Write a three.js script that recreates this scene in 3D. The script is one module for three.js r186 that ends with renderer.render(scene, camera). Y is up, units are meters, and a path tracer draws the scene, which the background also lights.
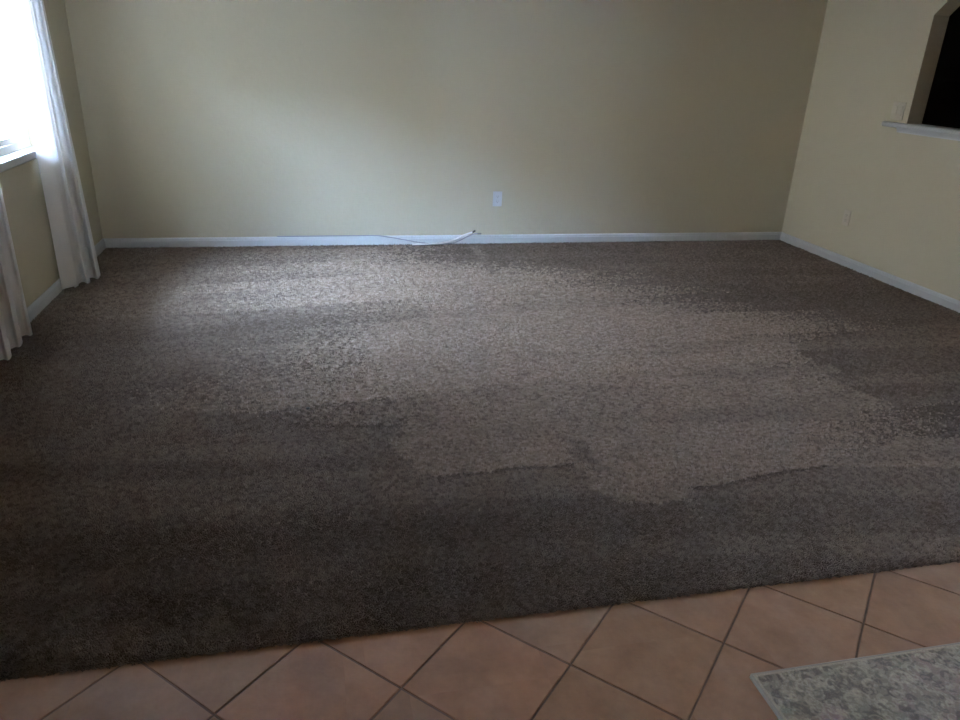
import * as THREE from 'three';
import { mergeGeometries } from 'three/addons/utils/BufferGeometryUtils.js';
import { RoundedBoxGeometry } from 'three/addons/geometries/RoundedBoxGeometry.js';
import { ImprovedNoise } from 'three/addons/math/ImprovedNoise.js';

// ---------- camera, sky, exposure ----------
const scene = new THREE.Scene();
const camera = new THREE.PerspectiveCamera(2 * Math.atan(360 / 729.48) * 180 / Math.PI, 960 / 720, 0.05, 200);
camera.position.set(0, 1.4008, 0);
camera.rotation.set(-0.39442, -0.2292, 0.04298, 'YXZ');
const SKY = new THREE.Color().setRGB(0.62, 0.87, 1.28).multiplyScalar(170);      // even bright sky
scene.background = SKY;
const sun = new THREE.DirectionalLight(new THREE.Color().setRGB(1, 0.95, 0.88), 400);   // over our own roof, onto the house next door
sun.position.set(14, 13, -9); sun.target.position.set(-6, 1, -6);
sun.castShadow = true; Object.assign(sun.shadow.camera, { left: -25, right: 25, top: 25, bottom: -25, near: 0.5, far: 80 }); sun.shadow.mapSize.set(2048, 2048);
scene.add(sun, sun.target);
const renderer = new THREE.WebGLRenderer({ antialias: true });
renderer.toneMapping = THREE.LinearToneMapping;
renderer.toneMappingExposure = 1.0;
renderer.shadowMap.enabled = true;

// ---------- room dimensions (metres) ----------
const XL = -1.516, XR = 3.992, ZB = -5.647, ZF = 2.2, H = 2.75;   // left, right, back, front, ceiling
const ZC = -1.494;                                               // where carpet meets tile
const WIN = { z0: -4.80, z1: -2.55, y0: 0.80, y1: 1.90 };          // window opening in the left wall
const FILL_WIN2 = { z0: -0.40, z1: 0.20, y0: 1.15, y1: 1.85 };          // unseen window added for fill light, right wall beside the tiled part
const WT = 0.15;                                                 // thickness of the outer wall
const PT = 0.12;                                                 // thickness of the right wall

// ---------- helpers ----------
let seed = 20240611;
const rnd = () => { seed = (seed * 1664525 + 1013904223) >>> 0; return seed / 4294967296; };
const noise = new ImprovedNoise();
const fbm = (x, y, z, o = 4) => { let s = 0, a = 0.5; for (let i = 0; i < o; i++) { s += a * noise.noise(x, y, z + i * 7.3); x *= 2.03; y *= 2.03; a *= 0.5; } return s; };
const clamp = (v, a = 0, b = 1) => Math.min(b, Math.max(a, v));
const smooth = (a, b, v) => { const t = clamp((v - a) / (b - a)); return t * t * (3 - 2 * t); };
const lin = (r, g, b) => new THREE.Color().setRGB(r, g, b);
const used = {};
const numbered = (n) => { const k = used[n] = (used[n] ?? -1) + 1; return k ? `${n}_${String(k).padStart(3, '0')}` : n; };
function put(o, name, parent = scene) { o.name = parent === scene ? numbered(name) : name; if (o.isMesh) o.castShadow = o.receiveShadow = true; parent.add(o); return o; }
function mesh(name, g, m, parent = scene) { return put(new THREE.Mesh(g, m), name, parent); }
function struct(o) { o.userData.kind = 'structure'; return o; }
function tag(o, label, category, group) { o.userData.label = label; o.userData.category = category; if (group) o.userData.group = group; return o; }
function thing(name, label, category, [x, y, z] = [0, 0, 0], group) { const o = put(new THREE.Group(), name); o.position.set(x, y, z); return tag(o, label, category, group); }
const box = (w, h, d, x = 0, y = 0, z = 0) => new THREE.BoxGeometry(w, h, d).translate(x, y, z);
const rbox = (w, h, d, r, x = 0, y = 0, z = 0) => new RoundedBoxGeometry(w, h, d, 2, r).translate(x, y, z);
const poly = (pts) => new THREE.Shape(pts.map(([x, y]) => new THREE.Vector2(x, y)));
function texture(w, h, f, srgb, repeat) {
  const d = new Uint8Array(w * h * 4);
  for (let j = 0; j < h; j++) for (let i = 0; i < w; i++) { const c = f(i / w, j / h, i, j), k = (j * w + i) * 4; d[k] = clamp(c[0]) * 255; d[k + 1] = clamp(c[1]) * 255; d[k + 2] = clamp(c[2]) * 255; d[k + 3] = 255; }
  const t = new THREE.DataTexture(d, w, h);
  t.wrapS = t.wrapT = THREE.RepeatWrapping; t.magFilter = THREE.LinearFilter; t.minFilter = THREE.LinearMipmapLinearFilter; t.generateMipmaps = true;
  if (srgb) t.colorSpace = THREE.SRGBColorSpace;
  if (repeat) t.repeat.set(repeat, repeat);
  t.needsUpdate = true;
  return t;
}

// ---------- materials ----------
const peel = texture(512, 512, (u, v) => { const n = 0.5 + 0.5 * fbm(u * 24, v * 24, 1.5, 3); return [n, n, n]; }, false, 1.6);
const M = {
  wall: new THREE.MeshStandardMaterial({ color: lin(0.54, 0.495, 0.37), roughness: 0.82, bumpMap: peel, bumpScale: 0.0012 }),
  ceiling: new THREE.MeshStandardMaterial({ color: lin(0.80, 0.79, 0.75), roughness: 0.95, bumpMap: peel, bumpScale: 0.003 }),
  trim: new THREE.MeshPhysicalMaterial({ color: lin(0.62, 0.645, 0.665), roughness: 0.42 }),
  plastic: new THREE.MeshPhysicalMaterial({ color: lin(0.58, 0.60, 0.64), roughness: 0.35 }),
  paintedPlastic: new THREE.MeshPhysicalMaterial({ color: lin(0.56, 0.51, 0.42), roughness: 0.4 }),
  slot: new THREE.MeshStandardMaterial({ color: lin(0.03, 0.03, 0.03), roughness: 0.6 }),
  screw: new THREE.MeshStandardMaterial({ color: lin(0.6, 0.6, 0.58), roughness: 0.35, metalness: 0.8 }),
  vinyl: new THREE.MeshPhysicalMaterial({ color: lin(0.8, 0.8, 0.8), roughness: 0.4 }),
  glass: new THREE.MeshPhysicalMaterial({ color: 0xffffff, roughness: 0, transmission: 1, thickness: 0, ior: 1.45 }),
  curtain: new THREE.MeshPhysicalMaterial({ color: lin(0.95, 0.95, 0.96), roughness: 0.95, transmission: 0.14, thickness: 0, side: THREE.DoubleSide }),
  rod: new THREE.MeshStandardMaterial({ color: lin(0.35, 0.34, 0.33), roughness: 0.35, metalness: 0.9 }),
  grout: new THREE.MeshStandardMaterial({ color: lin(0.085, 0.048, 0.031), roughness: 0.95, bumpMap: peel, bumpScale: 0.001 }),
  cable: new THREE.MeshPhysicalMaterial({ color: lin(0.86, 0.86, 0.85), roughness: 0.45 }),
  cableGrey: new THREE.MeshPhysicalMaterial({ color: lin(0.3, 0.32, 0.36), roughness: 0.5 }),
  brass: new THREE.MeshStandardMaterial({ color: lin(0.25, 0.24, 0.22), roughness: 0.4, metalness: 0.9 }),
  darkTip: new THREE.MeshStandardMaterial({ color: lin(0.04, 0.035, 0.03), roughness: 0.5 }),
  espresso: new THREE.MeshPhysicalMaterial({ color: lin(0.045, 0.05, 0.05), roughness: 0.6 }),
  stucco: new THREE.MeshStandardMaterial({ color: lin(0.50, 0.49, 0.47), roughness: 0.95, bumpMap: peel, bumpScale: 0.004 }),
  ochre: new THREE.MeshStandardMaterial({ color: lin(0.38, 0.30, 0.21), roughness: 0.95, bumpMap: peel, bumpScale: 0.004 }),
  soil: new THREE.MeshStandardMaterial({ color: lin(0.32, 0.31, 0.29), roughness: 1 }),
};

// ---------- structure: walls, ceiling ----------
// a wall that runs along z: outline and holes in (-z, y), extruded along +x from x0
function sideWall(name, outline, holes, x0, t) {
  const s = poly(outline); for (const h of holes) s.holes.push(new THREE.Path(h.map(([a, b]) => new THREE.Vector2(a, b))));
  const g = new THREE.ExtrudeGeometry(s, { depth: t, bevelEnabled: false }).rotateY(Math.PI / 2).translate(x0, 0, 0);
  return struct(mesh(name, g, M.wall));
}
const rect = (a0, b0, a1, b1) => [[a0, b0], [a1, b0], [a1, b1], [a0, b1]];
sideWall('wall_left', rect(-ZF, -0.1, -ZB, H), [rect(-WIN.z1, WIN.y0, -WIN.z0, WIN.y1)], XL - WT, WT);
// right wall: pass-through opening with clipped upper corners
const OP = { z0: -4.515, z1: -2.75, y0: 1.06, y1: 2.02, c: 0.255 };
sideWall('wall_right', rect(-ZF, -0.1, -ZB, H), [[[-OP.z1, OP.y0], [-OP.z0, OP.y0], [-OP.z0, OP.y1 - OP.c], [-OP.z0 - OP.c * 1.1, OP.y1], [-OP.z1 + OP.c * 1.1, OP.y1], [-OP.z1, OP.y1 - OP.c]], rect(-FILL_WIN2.z1, FILL_WIN2.y0, -FILL_WIN2.z0, FILL_WIN2.y1)], XR, PT);
{
  const g = new THREE.ExtrudeGeometry(poly(rect(XL - WT, -0.1, XR + PT, H)), { depth: 0.12, bevelEnabled: false });
  struct(mesh('wall_back', g.clone().translate(0, 0, ZB - 0.12), M.wall));
  struct(mesh('wall_front', g.translate(0, 0, ZF), M.wall));
  struct(mesh('ceiling', mergeGeometries([box(XR - XL + WT + PT, 0.12, ZF - ZB + 0.24, (XL + XR + PT - WT) / 2, H + 0.06, (ZF + ZB) / 2), box(3.5, 0.12, -1.18 - ZB + 0.12, XR + PT + 1.75, H + 0.06, (-1.18 + ZB - 0.12) / 2)]), M.ceiling));
}
// ---------- baseboards ----------
const BH = 0.079, BT = 0.015;
const profile = poly([[0, -0.005], [BT, -0.005], [BT, BH - 0.022], [BT - 0.003, BH - 0.019], [BT - 0.003, BH - 0.012], [BT - 0.007, BH - 0.004], [BT - 0.011, BH], [0, BH]]);
const boardGeo = (len) => new THREE.ExtrudeGeometry(profile, { depth: len, bevelEnabled: false });
struct(mesh('baseboard_left', boardGeo(ZF - ZB).translate(XL, 0, ZB), M.trim));
struct(mesh('baseboard_right', boardGeo(ZF - ZB).rotateY(Math.PI).translate(XR, 0, ZF), M.trim));
struct(mesh('baseboard_back', boardGeo(XR - XL).rotateY(-Math.PI / 2).translate(XR, 0, ZB), M.trim));

// ---------- floor: grout bed with diagonal clay tiles ----------
const floor = struct(mesh('floor', mergeGeometries([
  box(XR - XL, 0.1, ZF - ZC, (XL + XR) / 2, -0.053, (ZF + ZC) / 2),
  box(XR - XL, 0.08, ZC - ZB, (XL + XR) / 2, -0.06, (ZC + ZB) / 2)]), M.grout));
{
  const D = 0.42497, TX = -0.27854, TZ = -1.30605, gap = 0.0048;
  const half = D / 2 - gap * Math.SQRT1_2;
  const clay = [[0.186, 0.106, 0.054], [0.194, 0.112, 0.061], [0.175, 0.099, 0.052], [0.186, 0.111, 0.062], [0.202, 0.107, 0.055]];
  const bump = texture(512, 512, (u, v) => { const n = 0.5 + 0.35 * fbm(u * 10, v * 10, 3.1, 5) + 0.15 * fbm(u * 60, v * 60, 9, 2); return [n, n, n]; }, false);
  const mats = clay.map((c, k) => {
    const map = texture(512, 512, (u, v) => {
      const a = fbm(u * 4 + k * 9, v * 4, k * 3.7, 5), b = fbm(u * 30, v * 30 + k, k + 0.5, 3), s = 1 + a * 0.42 + b * 0.16;
      const w = clamp(0.5 + 1.3 * fbm(u * 6 + 40, v * 6 + k * 5, 2.2, 4));
      return [c[0] * s * (0.99 + 0.03 * w), c[1] * s * (0.91 + 0.12 * w), c[2] * s * (0.92 + 0.26 * w)].map((x) => x <= 0.0031308 ? x * 12.92 : 1.055 * Math.pow(Math.max(x, 0), 1 / 2.4) - 0.055);
    }, true);
    return new THREE.MeshPhysicalMaterial({ map, bumpMap: bump, bumpScale: 0.0016, roughness: 0.78, specularIntensity: 0.5 });
  });
  const clip = (P, ax, v, sign) => {   // keep the side where sign * (p[ax] - v) >= 0
    const out = [];
    P.forEach((a, i) => { const b = P[(i + 1) % P.length], da = sign * (a[ax] - v), db = sign * (b[ax] - v); if (da >= 0) out.push(a); if (da * db < 0) { const t = da / (da - db); out.push([a[0] + t * (b[0] - a[0]), a[1] + t * (b[1] - a[1])]); } });
    return out;
  };
  const tileGeo = (P, ou, ov, dy) => {   // convex polygon in (x, z), counter-clockwise seen from above after the flip; eased upper edges
    const cx = P.reduce((s, p) => s + p[0], 0) / P.length, cz = P.reduce((s, p) => s + p[1], 0) / P.length;
    const ring = (inset, y) => P.map(([x, z]) => { const l = Math.hypot(x - cx, z - cz) || 1; return [x - (x - cx) / l * inset, y, z - (z - cz) / l * inset]; });
    const rings = [ring(0, -0.007), ring(0, -0.0020 + dy), ring(0.0012, -0.0006 + dy), ring(0.0035, dy)];
    const pos = [], uv = [], idx = [];
    const tri = (...pts) => { for (const q of pts) { pos.push(q[0] - cx, q[1], q[2] - cz); uv.push((q[0] - cx) * 1.6 + ou, (q[2] - cz) * 1.6 + ov); } };
    const n = P.length;
    for (let r = 0; r < 3; r++) for (let i = 0; i < n; i++) { const j = (i + 1) % n, a = rings[r][i], b = rings[r][j], c = rings[r + 1][j], d = rings[r + 1][i]; tri(a, c, b); tri(a, d, c); }
    for (let i = 1; i < n - 1; i++) tri(rings[3][0], rings[3][i + 1], rings[3][i]);
    const g = new THREE.BufferGeometry(); g.setAttribute('position', new THREE.Float32BufferAttribute(pos, 3)); g.setAttribute('uv', new THREE.Float32BufferAttribute(uv, 2)); g.computeVertexNormals();
    return [g, cx, cz];
  };
  const whole = [];
  const m = 0.004;
  for (let j = -2; j < 18; j++) for (let i = -5; i < 12; i++) {
    const cx = TX + (i + (j % 2 ? 0 : 0.5)) * D, cz = TZ + j * D / 2;
    let P = [[cx + half, cz], [cx, cz + half], [cx - half, cz], [cx, cz - half]];
    const n0 = P.map((p) => p.join()).join();
    P = clip(clip(clip(clip(P, 0, XL + m, 1), 0, XR - m, -1), 1, ZC - 0.004, 1), 1, ZF - m, -1);
    if (P.length < 3) continue;
    let area = 0; P.forEach((a, k) => { const b = P[(k + 1) % P.length]; area += a[0] * b[1] - b[0] * a[1]; });
    if (Math.abs(area) / 2 < 0.0006) continue;
    const full = P.map((p) => p.join()).join() === n0, kind = Math.floor(rnd() * mats.length);
    let g, x, z;
    if (full) { const v = Math.floor(rnd() * 6); whole[v] ??= tileGeo(P, rnd(), rnd(), (v - 3) * 0.0002)[0]; g = whole[v]; x = cx; z = cz; }
    else [g, x, z] = tileGeo(P, rnd(), rnd(), 0);
    const t = mesh('tile', g, mats[kind], floor); t.position.set(x, 0, z);
  }
}

// ---------- carpet: backing and cut pile, leaning in vacuum tracks, with light and shade tinted in ----------
const carpet = thing('carpet', 'wall to wall grey-brown cut pile carpet with vacuum tracks and painted light and shade', 'carpet');
{
  const brown = new THREE.MeshStandardMaterial({ color: lin(0.16, 0.122, 0.095), roughness: 1 });
  mesh('backing', box(XR - XL - 2 * BT, 0.018, ZC - 0.006 - ZB - BT, (XL + XR) / 2, -0.0028, (ZC - 0.006 + ZB + BT) / 2), brown, carpet);
  // tracks: pile tilt, positive away from the doorway, and its painted tone, outlines in (x, z)
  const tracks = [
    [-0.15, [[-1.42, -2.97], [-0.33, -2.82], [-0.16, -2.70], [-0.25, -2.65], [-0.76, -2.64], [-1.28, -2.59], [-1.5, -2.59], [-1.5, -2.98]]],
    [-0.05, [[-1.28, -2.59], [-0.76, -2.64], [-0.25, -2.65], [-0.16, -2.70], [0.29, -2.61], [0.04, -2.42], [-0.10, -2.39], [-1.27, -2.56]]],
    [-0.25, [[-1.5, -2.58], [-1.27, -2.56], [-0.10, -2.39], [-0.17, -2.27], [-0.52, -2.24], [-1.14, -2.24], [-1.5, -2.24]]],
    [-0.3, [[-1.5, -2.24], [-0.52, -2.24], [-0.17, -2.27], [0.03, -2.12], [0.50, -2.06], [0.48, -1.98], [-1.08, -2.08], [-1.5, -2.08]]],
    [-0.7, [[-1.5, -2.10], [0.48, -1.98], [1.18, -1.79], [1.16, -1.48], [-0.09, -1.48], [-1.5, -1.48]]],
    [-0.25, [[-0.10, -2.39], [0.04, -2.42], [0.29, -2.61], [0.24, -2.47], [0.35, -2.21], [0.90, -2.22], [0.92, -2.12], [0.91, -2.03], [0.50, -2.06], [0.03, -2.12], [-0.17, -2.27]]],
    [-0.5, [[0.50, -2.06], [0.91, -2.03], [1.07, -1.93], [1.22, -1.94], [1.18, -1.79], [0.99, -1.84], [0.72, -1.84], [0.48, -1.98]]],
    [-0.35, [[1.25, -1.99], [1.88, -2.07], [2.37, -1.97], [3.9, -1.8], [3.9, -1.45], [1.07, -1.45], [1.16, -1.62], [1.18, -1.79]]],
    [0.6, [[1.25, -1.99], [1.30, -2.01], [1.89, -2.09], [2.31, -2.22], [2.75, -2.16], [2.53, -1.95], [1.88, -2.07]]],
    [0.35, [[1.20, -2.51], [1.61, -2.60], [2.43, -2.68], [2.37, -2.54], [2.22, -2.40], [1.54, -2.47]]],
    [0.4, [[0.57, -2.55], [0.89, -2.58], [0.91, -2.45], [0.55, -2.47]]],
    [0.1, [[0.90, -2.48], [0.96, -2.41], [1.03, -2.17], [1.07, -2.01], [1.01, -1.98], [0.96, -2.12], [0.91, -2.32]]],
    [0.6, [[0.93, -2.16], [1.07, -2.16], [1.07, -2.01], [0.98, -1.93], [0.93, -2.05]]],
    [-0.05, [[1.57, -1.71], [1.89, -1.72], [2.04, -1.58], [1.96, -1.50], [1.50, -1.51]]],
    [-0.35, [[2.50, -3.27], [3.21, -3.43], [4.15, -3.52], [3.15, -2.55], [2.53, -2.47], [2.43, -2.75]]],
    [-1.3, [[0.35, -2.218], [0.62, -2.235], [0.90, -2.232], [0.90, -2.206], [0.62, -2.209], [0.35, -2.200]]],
    [-1.2, [[1.25, -2.005], [1.55, -2.045], [1.88, -2.090], [1.88, -2.066], [1.55, -2.020], [1.25, -1.985]]],  // thin shadow along the track edge, painted as dark tone
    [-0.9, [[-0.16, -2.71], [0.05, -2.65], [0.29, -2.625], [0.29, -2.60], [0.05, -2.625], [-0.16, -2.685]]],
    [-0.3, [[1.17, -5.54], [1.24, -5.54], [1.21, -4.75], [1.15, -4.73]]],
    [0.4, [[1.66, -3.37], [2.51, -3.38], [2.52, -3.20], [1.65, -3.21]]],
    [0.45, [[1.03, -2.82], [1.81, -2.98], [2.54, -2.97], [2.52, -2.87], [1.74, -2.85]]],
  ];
  const inside = (x, z, P) => { let c = false; for (let i = 0, j = P.length - 1; i < P.length; j = i++) if ((P[i][1] > z) !== (P[j][1] > z) && x < (P[j][0] - P[i][0]) * (z - P[i][1]) / (P[j][1] - P[i][1]) + P[i][0]) c = !c; return c; };
  const leanTone = (x, z) => {
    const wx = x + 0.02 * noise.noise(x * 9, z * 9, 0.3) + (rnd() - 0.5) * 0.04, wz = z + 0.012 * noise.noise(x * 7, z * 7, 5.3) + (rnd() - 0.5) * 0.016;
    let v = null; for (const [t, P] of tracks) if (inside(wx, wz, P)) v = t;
    if (v === null) {   // long strokes; their tone paints a lit centre and dim far right
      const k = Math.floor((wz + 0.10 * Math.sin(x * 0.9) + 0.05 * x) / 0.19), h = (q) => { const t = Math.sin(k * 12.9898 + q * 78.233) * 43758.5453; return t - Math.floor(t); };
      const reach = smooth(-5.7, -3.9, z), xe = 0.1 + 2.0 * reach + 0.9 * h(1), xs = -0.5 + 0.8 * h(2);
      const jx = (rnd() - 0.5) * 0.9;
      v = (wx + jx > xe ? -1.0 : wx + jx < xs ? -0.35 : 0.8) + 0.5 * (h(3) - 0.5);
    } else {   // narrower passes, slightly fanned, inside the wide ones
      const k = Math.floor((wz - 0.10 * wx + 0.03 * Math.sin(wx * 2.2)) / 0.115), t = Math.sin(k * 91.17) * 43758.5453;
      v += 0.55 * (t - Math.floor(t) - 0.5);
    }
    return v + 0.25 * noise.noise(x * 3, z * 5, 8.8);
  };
  // one tuft: a clump of seven bent, tapering yarn ends
  const yarns = [];
  for (let k = 0; k < 7; k++) {
    const a = k * 2.4, r = k ? 0.0034 : 0, x = Math.cos(a) * r, z = Math.sin(a) * r, h = 0.0085 + rnd() * 0.004, bx = Math.cos(a + rnd()) * 0.0028, bz = Math.sin(a + rnd()) * 0.0028;
    const pos = [], idx = [];
    const rings = [[x, -0.002, z, 0.0014], [x + bx * 0.45, h * 0.6, z + bz * 0.45, 0.0019], [x + bx, h, z + bz, 0.0011]];
    for (const [px, py, pz, q] of rings) for (let i = 0; i < 4; i++) pos.push(px + q * Math.cos(i * Math.PI / 2 + k), py, pz + q * Math.sin(i * Math.PI / 2 + k));
    for (let l = 0; l < 2; l++) for (let i = 0; i < 4; i++) { const p = l * 4 + i, q = l * 4 + (i + 1) % 4; idx.push(p, p + 4, q, q, p + 4, q + 4); }
    idx.push(8, 10, 9, 8, 11, 10);
    const g = new THREE.BufferGeometry(); g.setAttribute('position', new THREE.Float32BufferAttribute(pos, 3)); g.setIndex(idx); g.computeVertexNormals(); yarns.push(g);
  }
  const tuft = mergeGeometries(yarns);
  const yarn = new THREE.MeshPhysicalMaterial({ color: 0xffffff, roughness: 1, specularIntensity: 0.2 });
  const spots = [];
  const x0 = XL + BT + 0.003, x1 = XR - BT - 0.003;
  for (let z = ZC - 0.004; z > ZB + BT + 0.002;) {
    const step = z > -2.6 ? 0.0085 : z > -4 ? 0.0105 : 0.014;
    for (let x = x0; x < x1; x += step) spots.push([x + (rnd() - 0.5) * step * 0.8, z + (rnd() - 0.5) * step * 0.8, step]);
    z -= step;
  }
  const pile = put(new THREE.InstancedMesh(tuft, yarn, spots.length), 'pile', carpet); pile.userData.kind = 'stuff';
  const yarnTones = [[0.126, 0.093, 0.071], [0.166, 0.125, 0.096], [0.196, 0.150, 0.117], [0.236, 0.184, 0.146]];
  const mt = new THREE.Matrix4(), q = new THREE.Quaternion(), e = new THREE.Euler(), s = new THREE.Vector3(), p = new THREE.Vector3(), c = new THREE.Color();
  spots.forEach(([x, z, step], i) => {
    const l = leanTone(x, z), w = step / 0.0085;
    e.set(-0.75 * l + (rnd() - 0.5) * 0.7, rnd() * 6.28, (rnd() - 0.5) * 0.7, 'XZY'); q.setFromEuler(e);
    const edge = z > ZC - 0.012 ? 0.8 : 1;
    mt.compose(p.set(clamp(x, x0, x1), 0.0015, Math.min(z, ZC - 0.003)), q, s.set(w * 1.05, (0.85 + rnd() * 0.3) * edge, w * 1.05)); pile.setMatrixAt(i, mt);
    const t = yarnTones[Math.min(3, Math.floor(Math.pow(rnd(), 0.9) * 4))], k = (0.9 + rnd() * 0.2) * clamp(1 + 0.38 * l, 0.6, 1.55);  // tint puts nap shading and the window light pool into tuft colour
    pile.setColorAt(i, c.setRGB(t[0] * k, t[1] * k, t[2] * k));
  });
  // the little burn or pull mark in the pile
  const hole = tag(mesh('carpet_mark', new THREE.SphereGeometry(0.009, 10, 6).scale(1, 0.6, 1).translate(-0.072, 0.0125, -2.819), M.darkTip), 'tiny dark speck of debris lying on the carpet', 'speck');
}

// ---------- window: vinyl frame, sash, glass, sill ----------
{
  const w = struct(put(new THREE.Group(), 'window_1'));
  const { z0, z1, y0, y1 } = WIN, zc = (z0 + z1) / 2, yc = (y0 + y1) / 2, xg = XL - WT + 0.045, L = z1 - z0, Hh = y1 - y0;
  const frame = (f, d, za, zb, ya, yb, x) => mergeGeometries([box(d, f, zb - za, x, ya + f / 2, (za + zb) / 2), box(d, f, zb - za, x, yb - f / 2, (za + zb) / 2), box(d, yb - ya - 2 * f, f, x, (ya + yb) / 2, za + f / 2), box(d, yb - ya - 2 * f, f, x, (ya + yb) / 2, zb - f / 2)]);
  mesh('window_frame', frame(0.04, 0.06, z0, z1, y0 + 0.02, y1, xg), M.vinyl, w);
  const sash = mesh('window_sash', frame(0.03, 0.025, z0 + 0.04, z1 - 0.04, y0 + 0.06, y1 - 0.04, xg), M.vinyl, w);
  mesh('pane', new THREE.PlaneGeometry(L - 0.14, Hh - 0.16).rotateY(Math.PI / 2).translate(xg, yc + 0.01, zc), M.glass, sash);
  mesh('window_sill', rbox(WT + 0.012, 0.045, L - 0.002, 0.008, XL - WT / 2 + 0.006, y0 - 0.0005, zc).translate(0, -0.0, 0), M.trim, w);
}

{
  const w = struct(put(new THREE.Group(), 'fill_window_2')), { z0, z1, y0, y1 } = FILL_WIN2, f = 0.045, x = XR + PT - 0.04, zc = (z0 + z1) / 2, yc = (y0 + y1) / 2;  // added opening, lets fill light onto the tiles and left side
  mesh('window_frame', mergeGeometries([box(0.05, f, z1 - z0, x, y0 + f / 2, zc), box(0.05, f, z1 - z0, x, y1 - f / 2, zc), box(0.05, y1 - y0 - 2 * f, f, x, yc, z0 + f / 2), box(0.05, y1 - y0 - 2 * f, f, x, yc, z1 - f / 2)]), M.vinyl, w);
  mesh('pane', new THREE.PlaneGeometry(z1 - z0 - 2 * f, y1 - y0 - 2 * f).rotateY(Math.PI / 2).translate(x, yc, zc), M.glass, w);
}
// ---------- curtains on a rod ----------
const rodY = 2.10, rodX = XL + 0.075;
{
  const r = thing('curtain_rod', 'slim metal curtain rod mounted above the window', 'curtain rod', [rodX, rodY, 0]);
  const zA = -5.05, zB = -2.35;
  mesh('rod', new THREE.CylinderGeometry(0.008, 0.008, zB - zA, 12).rotateX(Math.PI / 2).translate(0, 0, (zA + zB) / 2), M.rod, r);
  for (const z of [zA, zB]) mesh('finial', new THREE.SphereGeometry(0.018, 12, 8).translate(0, 0, z), M.rod, r);
  for (let k = 0; k < 18; k++) mesh('ring', new THREE.TorusGeometry(0.0155, 0.002, 6, 16).translate(0, -0.006, k < 5 ? -4.62 - k * 0.058 : -3.80 + (k - 5) * 0.105), M.rod, r);
  for (const z of [-5.0, -2.4]) mesh('bracket', mergeGeometries([box(0.075, 0.012, 0.012, -0.0375, -0.004, z), box(0.006, 0.06, 0.03, -0.072, 0, z)]), M.rod, r);
}
// plan(s, t): point in (x, z) of the panel, s across, t 0 at the hem and 1 at the rod
function curtainPanel(label, plan, hemY) {
  const c = thing('curtain', label, 'curtain', [0, 0, 0], 'white window curtains');
  const NS = 220, NT = 40;
  const sheet = (ya, yb, off, nt) => {
    const pos = [], uv = [], idx = [];
    for (let j = 0; j <= nt; j++) for (let i = 0; i <= NS; i++) {
      const s = i / NS, y = ya + (yb - ya) * j / nt, t = clamp((y - hemY) / (rodY - hemY));
      const [x, z] = plan(s, t), [xa, za] = plan(Math.min(1, s + 0.004), t), [xb, zb] = plan(Math.max(0, s - 0.004), t);
      const dx = xa - xb, dz = za - zb, l = Math.hypot(dx, dz) || 1;
      pos.push(x + dz / l * off, y + 0.006 * Math.sin(s * 23) * (1 - t), z - dx / l * off); uv.push(s * 2, y);
    }
    for (let j = 0; j < nt; j++) for (let i = 0; i < NS; i++) { const a = j * (NS + 1) + i, b = a + 1, d = a + NS + 1, f = d + 1; idx.push(a, b, d, b, f, d); }
    const g = new THREE.BufferGeometry(); g.setAttribute('position', new THREE.Float32BufferAttribute(pos, 3)); g.setAttribute('uv', new THREE.Float32BufferAttribute(uv, 2)); g.setIndex(idx); g.computeVertexNormals();
    return g;
  };
  mesh('panel', sheet(hemY, rodY - 0.024, 0, NT), M.curtain, c);
  mesh('hem', sheet(hemY, hemY + 0.09, 0.0018, 4), M.curtain, c);
  return c;
}
// far panel, gathered beside the window
curtainPanel('white curtain gathered near the back corner, its whole hem in view', (s, t) => {
  const z = -4.60 - s * (0.30 - 0.03 * t), a = 0.021 - 0.003 * t;
  const out = (0.055 + 0.085 * s) * (1 - t) + (0.040 + 0.03 * s) * t;
  return [XL + 0.018 + out * smooth(0, 0.10, s) + a * Math.sin(s * 6.283 * 2.6 + 0.9 + 0.35 * Math.sin(t * 2.2)) * smooth(0, 0.12, s), z + 0.022 * Math.sin(s * 6.283 * 5.2 + 1)];
}, 0.022);
// near panel, cut by the left edge of the photograph
curtainPanel('white curtain at the left edge, only its lower folds in view', (s, t) => {
  const z = -3.83 + s * (1.36 - 0.04 * t), a = 0.022 - 0.003 * t;
  return [XL + 0.072 + a * Math.sin(s * 6.283 * 9 + 1.2), z + 0.02 * Math.sin(s * 6.283 * 18 + 0.4)];
}, 0.022);

// ---------- pass-through ledge ----------
{
  const l = struct(put(new THREE.Group(), 'trim_1'));
  const za = -4.70, zb = OP.z1 + 0.16, y = 1.073;
  mesh('ledge', rbox(PT + 0.075, 0.032, zb - za, 0.012, XR + PT / 2 - 0.0125, y, (za + zb) / 2), M.trim, l);
  const cove = poly([[0, 0], [0.008, 0], [0.010, 0.012], [0.017, 0.024], [0.019, 0.030], [0, 0.030]]);
  mesh('apron', new THREE.ExtrudeGeometry(cove, { depth: zb - za - 0.20, bevelEnabled: false }).rotateY(Math.PI).translate(XR, y - 0.0475, zb - 0.08), M.trim, l);
}
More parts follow.
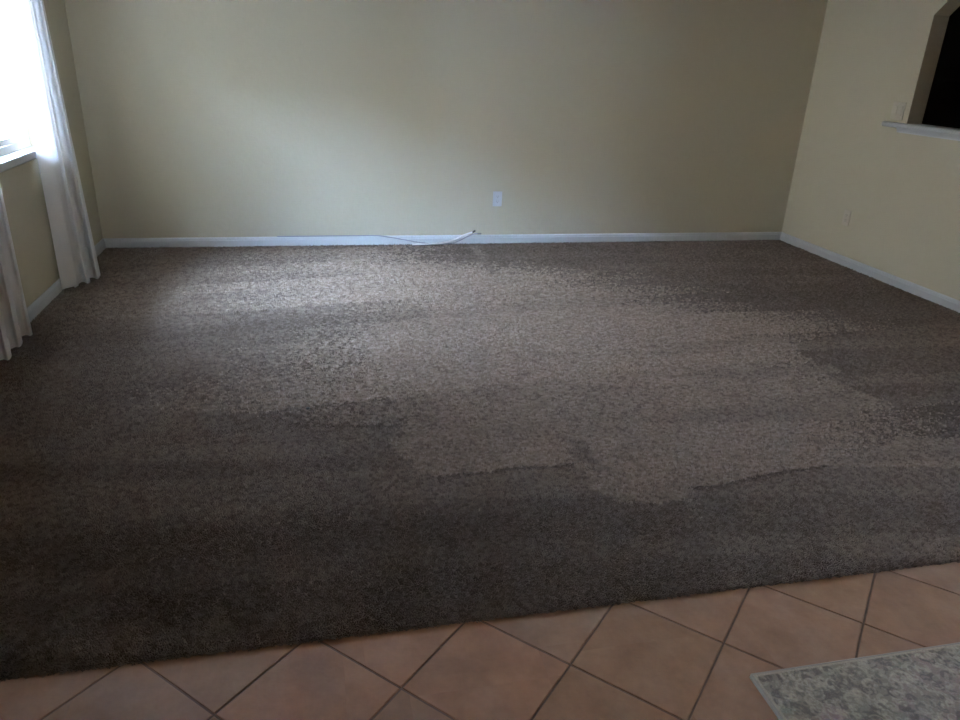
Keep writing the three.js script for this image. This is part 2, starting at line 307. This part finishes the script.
// ---------- unlit room behind the pass-through, black cabinet added to darken it ----------
{
  const x0 = XR + PT, x1 = 7.4, ze = -1.3;
  struct(mesh('wall_far', box(0.12, H + 0.1, ze - ZB, x1 + 0.06, H / 2 - 0.05, (ze + ZB) / 2), M.wall));
  struct(mesh('wall_far_back', box(x1 + 0.12 - x0, H + 0.1, 0.12, (x0 + x1 + 0.12) / 2, H / 2 - 0.05, ZB - 0.06), M.wall));
  struct(mesh('wall_far_front', box(x1 + 0.12 - x0, H + 0.1, 0.12, (x0 + x1 + 0.12) / 2, H / 2 - 0.05, ze + 0.06), M.wall));
  struct(mesh('floor_far', box(x1 - x0, 0.1, ze - ZB, (x0 + x1) / 2, -0.05, (ze + ZB) / 2), M.grout));
  const c = thing('added_dark_cabinet', 'added black cabinet that makes the room beyond the pass-through dark', 'cabinet', [x0 + 0.95, 0, -4.35]);
  mesh('body', box(0.55, 2.4, 2.5, 0.285, 1.2, 0), M.espresso, c);
  for (const k of [-1, 0, 1]) for (const [ya, yb] of [[0.1, 1.36], [1.375, 2.36]]) {
    const d = mesh('door', rbox(0.02, yb - ya, 0.82, 0.004, 0, (ya + yb) / 2, k * 0.832), M.espresso, c);
    mesh('handle', rbox(0.012, 0.12, 0.012, 0.004, -0.014, ya < 1 ? yb - 0.15 : ya + 0.12, k * 0.832 + 0.36), M.rod, d);
  }
}

// ---------- outlets and switch plate ----------
// plate lies in the xy plane facing +z
function outlet(name, label, category, w, mat, parts) {
  const o = thing(name, label, category);
  mesh('plate', rbox(w, 0.117, 0.007, 0.003, 0, 0, 0.0035), mat, o);
  if (parts === 'outlet') for (const y of [-0.0195, 0.0195]) {
    const f = mesh('socket', rbox(0.034, 0.028, 0.004, 0.0018, 0, y, 0.0075), mat, o);
    mesh('slot', mergeGeometries([box(0.002, 0.009, 0.001, -0.0065, y + 0.003, 0.0096), box(0.002, 0.007, 0.001, 0.0065, y + 0.003, 0.0096), new THREE.CylinderGeometry(0.0025, 0.0025, 0.001, 10).rotateX(Math.PI / 2).translate(0, y - 0.008, 0.0096)].map((g) => g.index ? g.toNonIndexed() : g)), M.slot, f);
  } else for (const x of [-0.023, 0.023]) mesh('rocker', rbox(0.033, 0.066, 0.006, 0.002, x, 0, 0.0075), mat, o);
  mesh('screw', new THREE.CylinderGeometry(0.003, 0.003, 0.001, 10).rotateX(Math.PI / 2).translate(0, parts === 'outlet' ? 0 : 0.048, 0.0072), M.screw, o);
  return o;
}
outlet('wall_outlet', 'white electrical outlet low on the beige back wall above the cable end', 'outlet', 0.074, M.plastic, 'outlet').position.set(1.402, 0.365, ZB);
{
  const a = outlet('wall_outlet', 'faint outlet low on the right wall, blending into its paint', 'outlet', 0.074, M.paintedPlastic, 'outlet');
  a.position.set(XR, 0.363, -4.88); a.rotation.y = -Math.PI / 2;
  const b = outlet('switch_plate', 'faint double switch plate on the right wall just above the white ledge', 'switch', 0.117, M.paintedPlastic, 'switch');
  b.position.set(XR, 1.165, -4.62); b.rotation.y = -Math.PI / 2;
}

// ---------- cable along the back baseboard ----------
{
  const c = thing('coaxial_cable', 'loose white cable drooping over the back baseboard below the outlet', 'cable');
  const zt = ZB + 0.012, v = (x, y, z) => new THREE.Vector3(x, y, z);
  const grey = new THREE.CatmullRomCurve3([v(-0.30, BH + 0.004, zt - 0.004), v(0.0, BH + 0.004, zt - 0.003), v(0.30, BH + 0.004, zt - 0.002), v(0.46, BH + 0.003, zt + 0.001), v(0.58, 0.066, ZB + 0.022), v(0.70, 0.044, ZB + 0.026), v(0.81, 0.026, ZB + 0.030), v(0.92, 0.019, ZB + 0.046), v(1.0, 0.021, ZB + 0.050), v(1.08, 0.036, ZB + 0.046), v(1.16, 0.074, ZB + 0.040), v(1.215, 0.093, ZB + 0.034), v(1.25, 0.096, ZB + 0.030)]);
  mesh('grey_cable', new THREE.TubeGeometry(grey, 200, 0.0042, 8), M.cableGrey, c);
  const white = new THREE.CatmullRomCurve3([v(0.72, 0.0205, ZB + 0.058), v(0.80, 0.0205, ZB + 0.057), v(0.88, 0.0215, ZB + 0.054), v(0.98, 0.030, ZB + 0.046), v(1.07, 0.056, ZB + 0.038), v(1.15, 0.090, ZB + 0.032), v(1.205, 0.106, ZB + 0.030)]);
  mesh('white_cable', new THREE.TubeGeometry(white, 120, 0.0068, 10), M.cable, c);
  const end = (at, dir, m) => { const g = mergeGeometries([new THREE.CylinderGeometry(0.0068, 0.0068, 0.022, 10).translate(0, 0.006, 0), new THREE.CylinderGeometry(0.0078, 0.0078, 0.010, 6).translate(0, 0.020, 0), new THREE.CylinderGeometry(0.0012, 0.0012, 0.010, 6).translate(0, 0.030, 0)]); const o = mesh('connector', g, m, c); o.position.copy(at); o.quaternion.setFromUnitVectors(v(0, 1, 0), dir.normalize()); };
  end(v(1.205, 0.106, ZB + 0.030), v(0.8, 0.5, 0), M.darkTip);
  end(v(1.25, 0.096, ZB + 0.030), v(1, -0.05, 0), M.brass);
}

// ---------- patterned rug on the tiles ----------
{
  const W = 1.55, L = 0.95, N = 1024, NV = Math.round(N * L / W);
  const cv = document.createElement('canvas'); cv.width = N; cv.height = NV;
  const x = cv.getContext('2d'), px = N / W;
  x.fillStyle = 'rgb(112,103,89)'; x.fillRect(0, 0, N, NV);
  const rg = (a, b) => a + rnd() * (b - a);
  for (let k = 0; k < 260; k++) { const pink = rnd() < 0.5; x.fillStyle = pink ? `rgba(${128 + rg(0, 20) | 0},${98 + rg(0, 12) | 0},${94 + rg(0, 12) | 0},0.14)` : `rgba(${88 + rg(0, 60) | 0},${86 + rg(0, 55) | 0},${78 + rg(0, 50) | 0},0.18)`; x.beginPath(); x.ellipse(N * (pink ? 0.2 + 0.7 * rnd() : rnd()), NV * rnd(), rg(12, 60), rg(10, 40), rg(0, 3), 0, 6.28); x.fill(); }
  const scroll = (cx, cy, r, a, d) => { x.beginPath(); for (let i = 0; i <= 20; i++) { const t = i / 20, q = a + d * t * 4.4, rr = r * (1 - 0.8 * t); const X = cx + Math.cos(q) * rr, Y = cy + Math.sin(q) * rr; i ? x.lineTo(X, Y) : x.moveTo(X, Y); } x.stroke(); };
  for (const [col, n, lw] of [['rgba(74,68,58,0.55)', 1500, 5], ['rgba(146,136,117,0.55)', 1700, 5], ['rgba(80,74,64,0.4)', 900, 4], ['rgba(158,148,129,0.4)', 900, 4]]) {
    x.strokeStyle = col; x.lineCap = 'round';
    for (let k = 0; k < n; k++) { x.lineWidth = lw * rg(0.5, 1.5); scroll(rg(0, N), rg(0, NV), rg(4, 16), rg(0, 6.28), rnd() < 0.5 ? 1 : -1); }
  }
  for (let k = 0; k < 1500; k++) { x.fillStyle = rnd() < 0.5 ? 'rgba(144,134,116,0.5)' : 'rgba(78,72,62,0.45)'; x.beginPath(); x.ellipse(rg(0, N), rg(0, NV), rg(3, 10), rg(2, 5), rg(0, 3.14), 0, 6.28); x.fill(); }
  x.fillStyle = 'rgb(138,127,110)'; const b = 0.009 * px; x.fillRect(0, 0, N, b); x.fillRect(0, NV - b, N, b); x.fillRect(0, 0, b, NV); x.fillRect(N - b, 0, b, NV);
  for (let k = 0; k < 60000; k++) { x.fillStyle = rnd() < 0.5 ? 'rgba(40,38,36,0.10)' : 'rgba(200,196,188,0.10)'; x.fillRect(rnd() * N | 0, rnd() * NV | 0, 2, 2); }
  const map = new THREE.CanvasTexture(cv); map.colorSpace = THREE.SRGBColorSpace;
  const weave = texture(256, 256, (u, v, i, j) => { const n = 0.5 + 0.25 * Math.sin(i * 0.8) * Math.sin(j * 0.8) + 0.25 * (rnd() - 0.5); return [n, n, n]; }, false, 12);
  const m = new THREE.MeshPhysicalMaterial({ map, bumpMap: weave, bumpScale: 0.001, roughness: 0.95, sheen: 0.3, sheenRoughness: 0.6 });
  const g = rbox(W, 0.010, L, 0.004);
  const p = g.attributes.position, uv = g.attributes.uv; for (let i = 0; i < p.count; i++) uv.setXY(i, p.getX(i) / W + 0.5, 0.5 - p.getZ(i) / L);
  const r = thing('area_rug', 'grey patterned low pile rug lying on the tiles, its corner in view', 'rug', [1.003 + W / 2, 0.0055, -1.188 + L / 2]);
  mesh('rug_pile', g, m, r);
  const bind = new THREE.MeshStandardMaterial({ color: lin(0.21, 0.185, 0.15), roughness: 0.95 });
  for (const [w, l, X, Z] of [[W, 0.008, 0, -L / 2], [W, 0.008, 0, L / 2], [0.008, L, -W / 2, 0], [0.008, L, W / 2, 0]]) mesh('binding', rbox(w + 0.002, 0.0105, l, 0.004, X, 0, Z), bind, r);
}

// ---------- outdoors: ground, the house next door, unseen pieces added to shape the light ----------
{
  struct(mesh('ground', box(40, 0.1, 60, XL - WT - 20, -0.35, -10), M.soil));
  const n = thing('neighbor_house', 'pale stucco house wall standing outside the bright window', 'building', [-6.4, -0.3, -9]);
  mesh('wall', box(0.3, 3.5, 34, 0, 1.75, 0), M.stucco, n);
  mesh('fascia', box(0.36, 0.18, 34.2, 0.02, 3.58, 0), M.trim, n);
  struct(mesh('added_wing', box(2.6, 3.1, 2.0, XL - WT - 1.3, 1.25, -1.35), M.stucco));  // added unseen block, keeps window light off the left of the back wall
  struct(mesh('added_eave', box(1.1, 0.12, ZF - ZB + 0.24, XL - WT - 0.55, H - 0.02, (ZF + ZB) / 2), M.trim));  // added overhang, sized to trim the light pool on the carpet
  struct(mesh('added_garden_wall', box(0.2, 3.6, 6.5, 7.3, 1.5, 2.1), M.ochre));  // added unseen reflector, sends warm fill through the small right window
  struct(mesh('ground', box(8, 0.1, 12, XR + PT + 4, -0.35, 4.8), M.soil));
}

renderer.render(scene, camera);
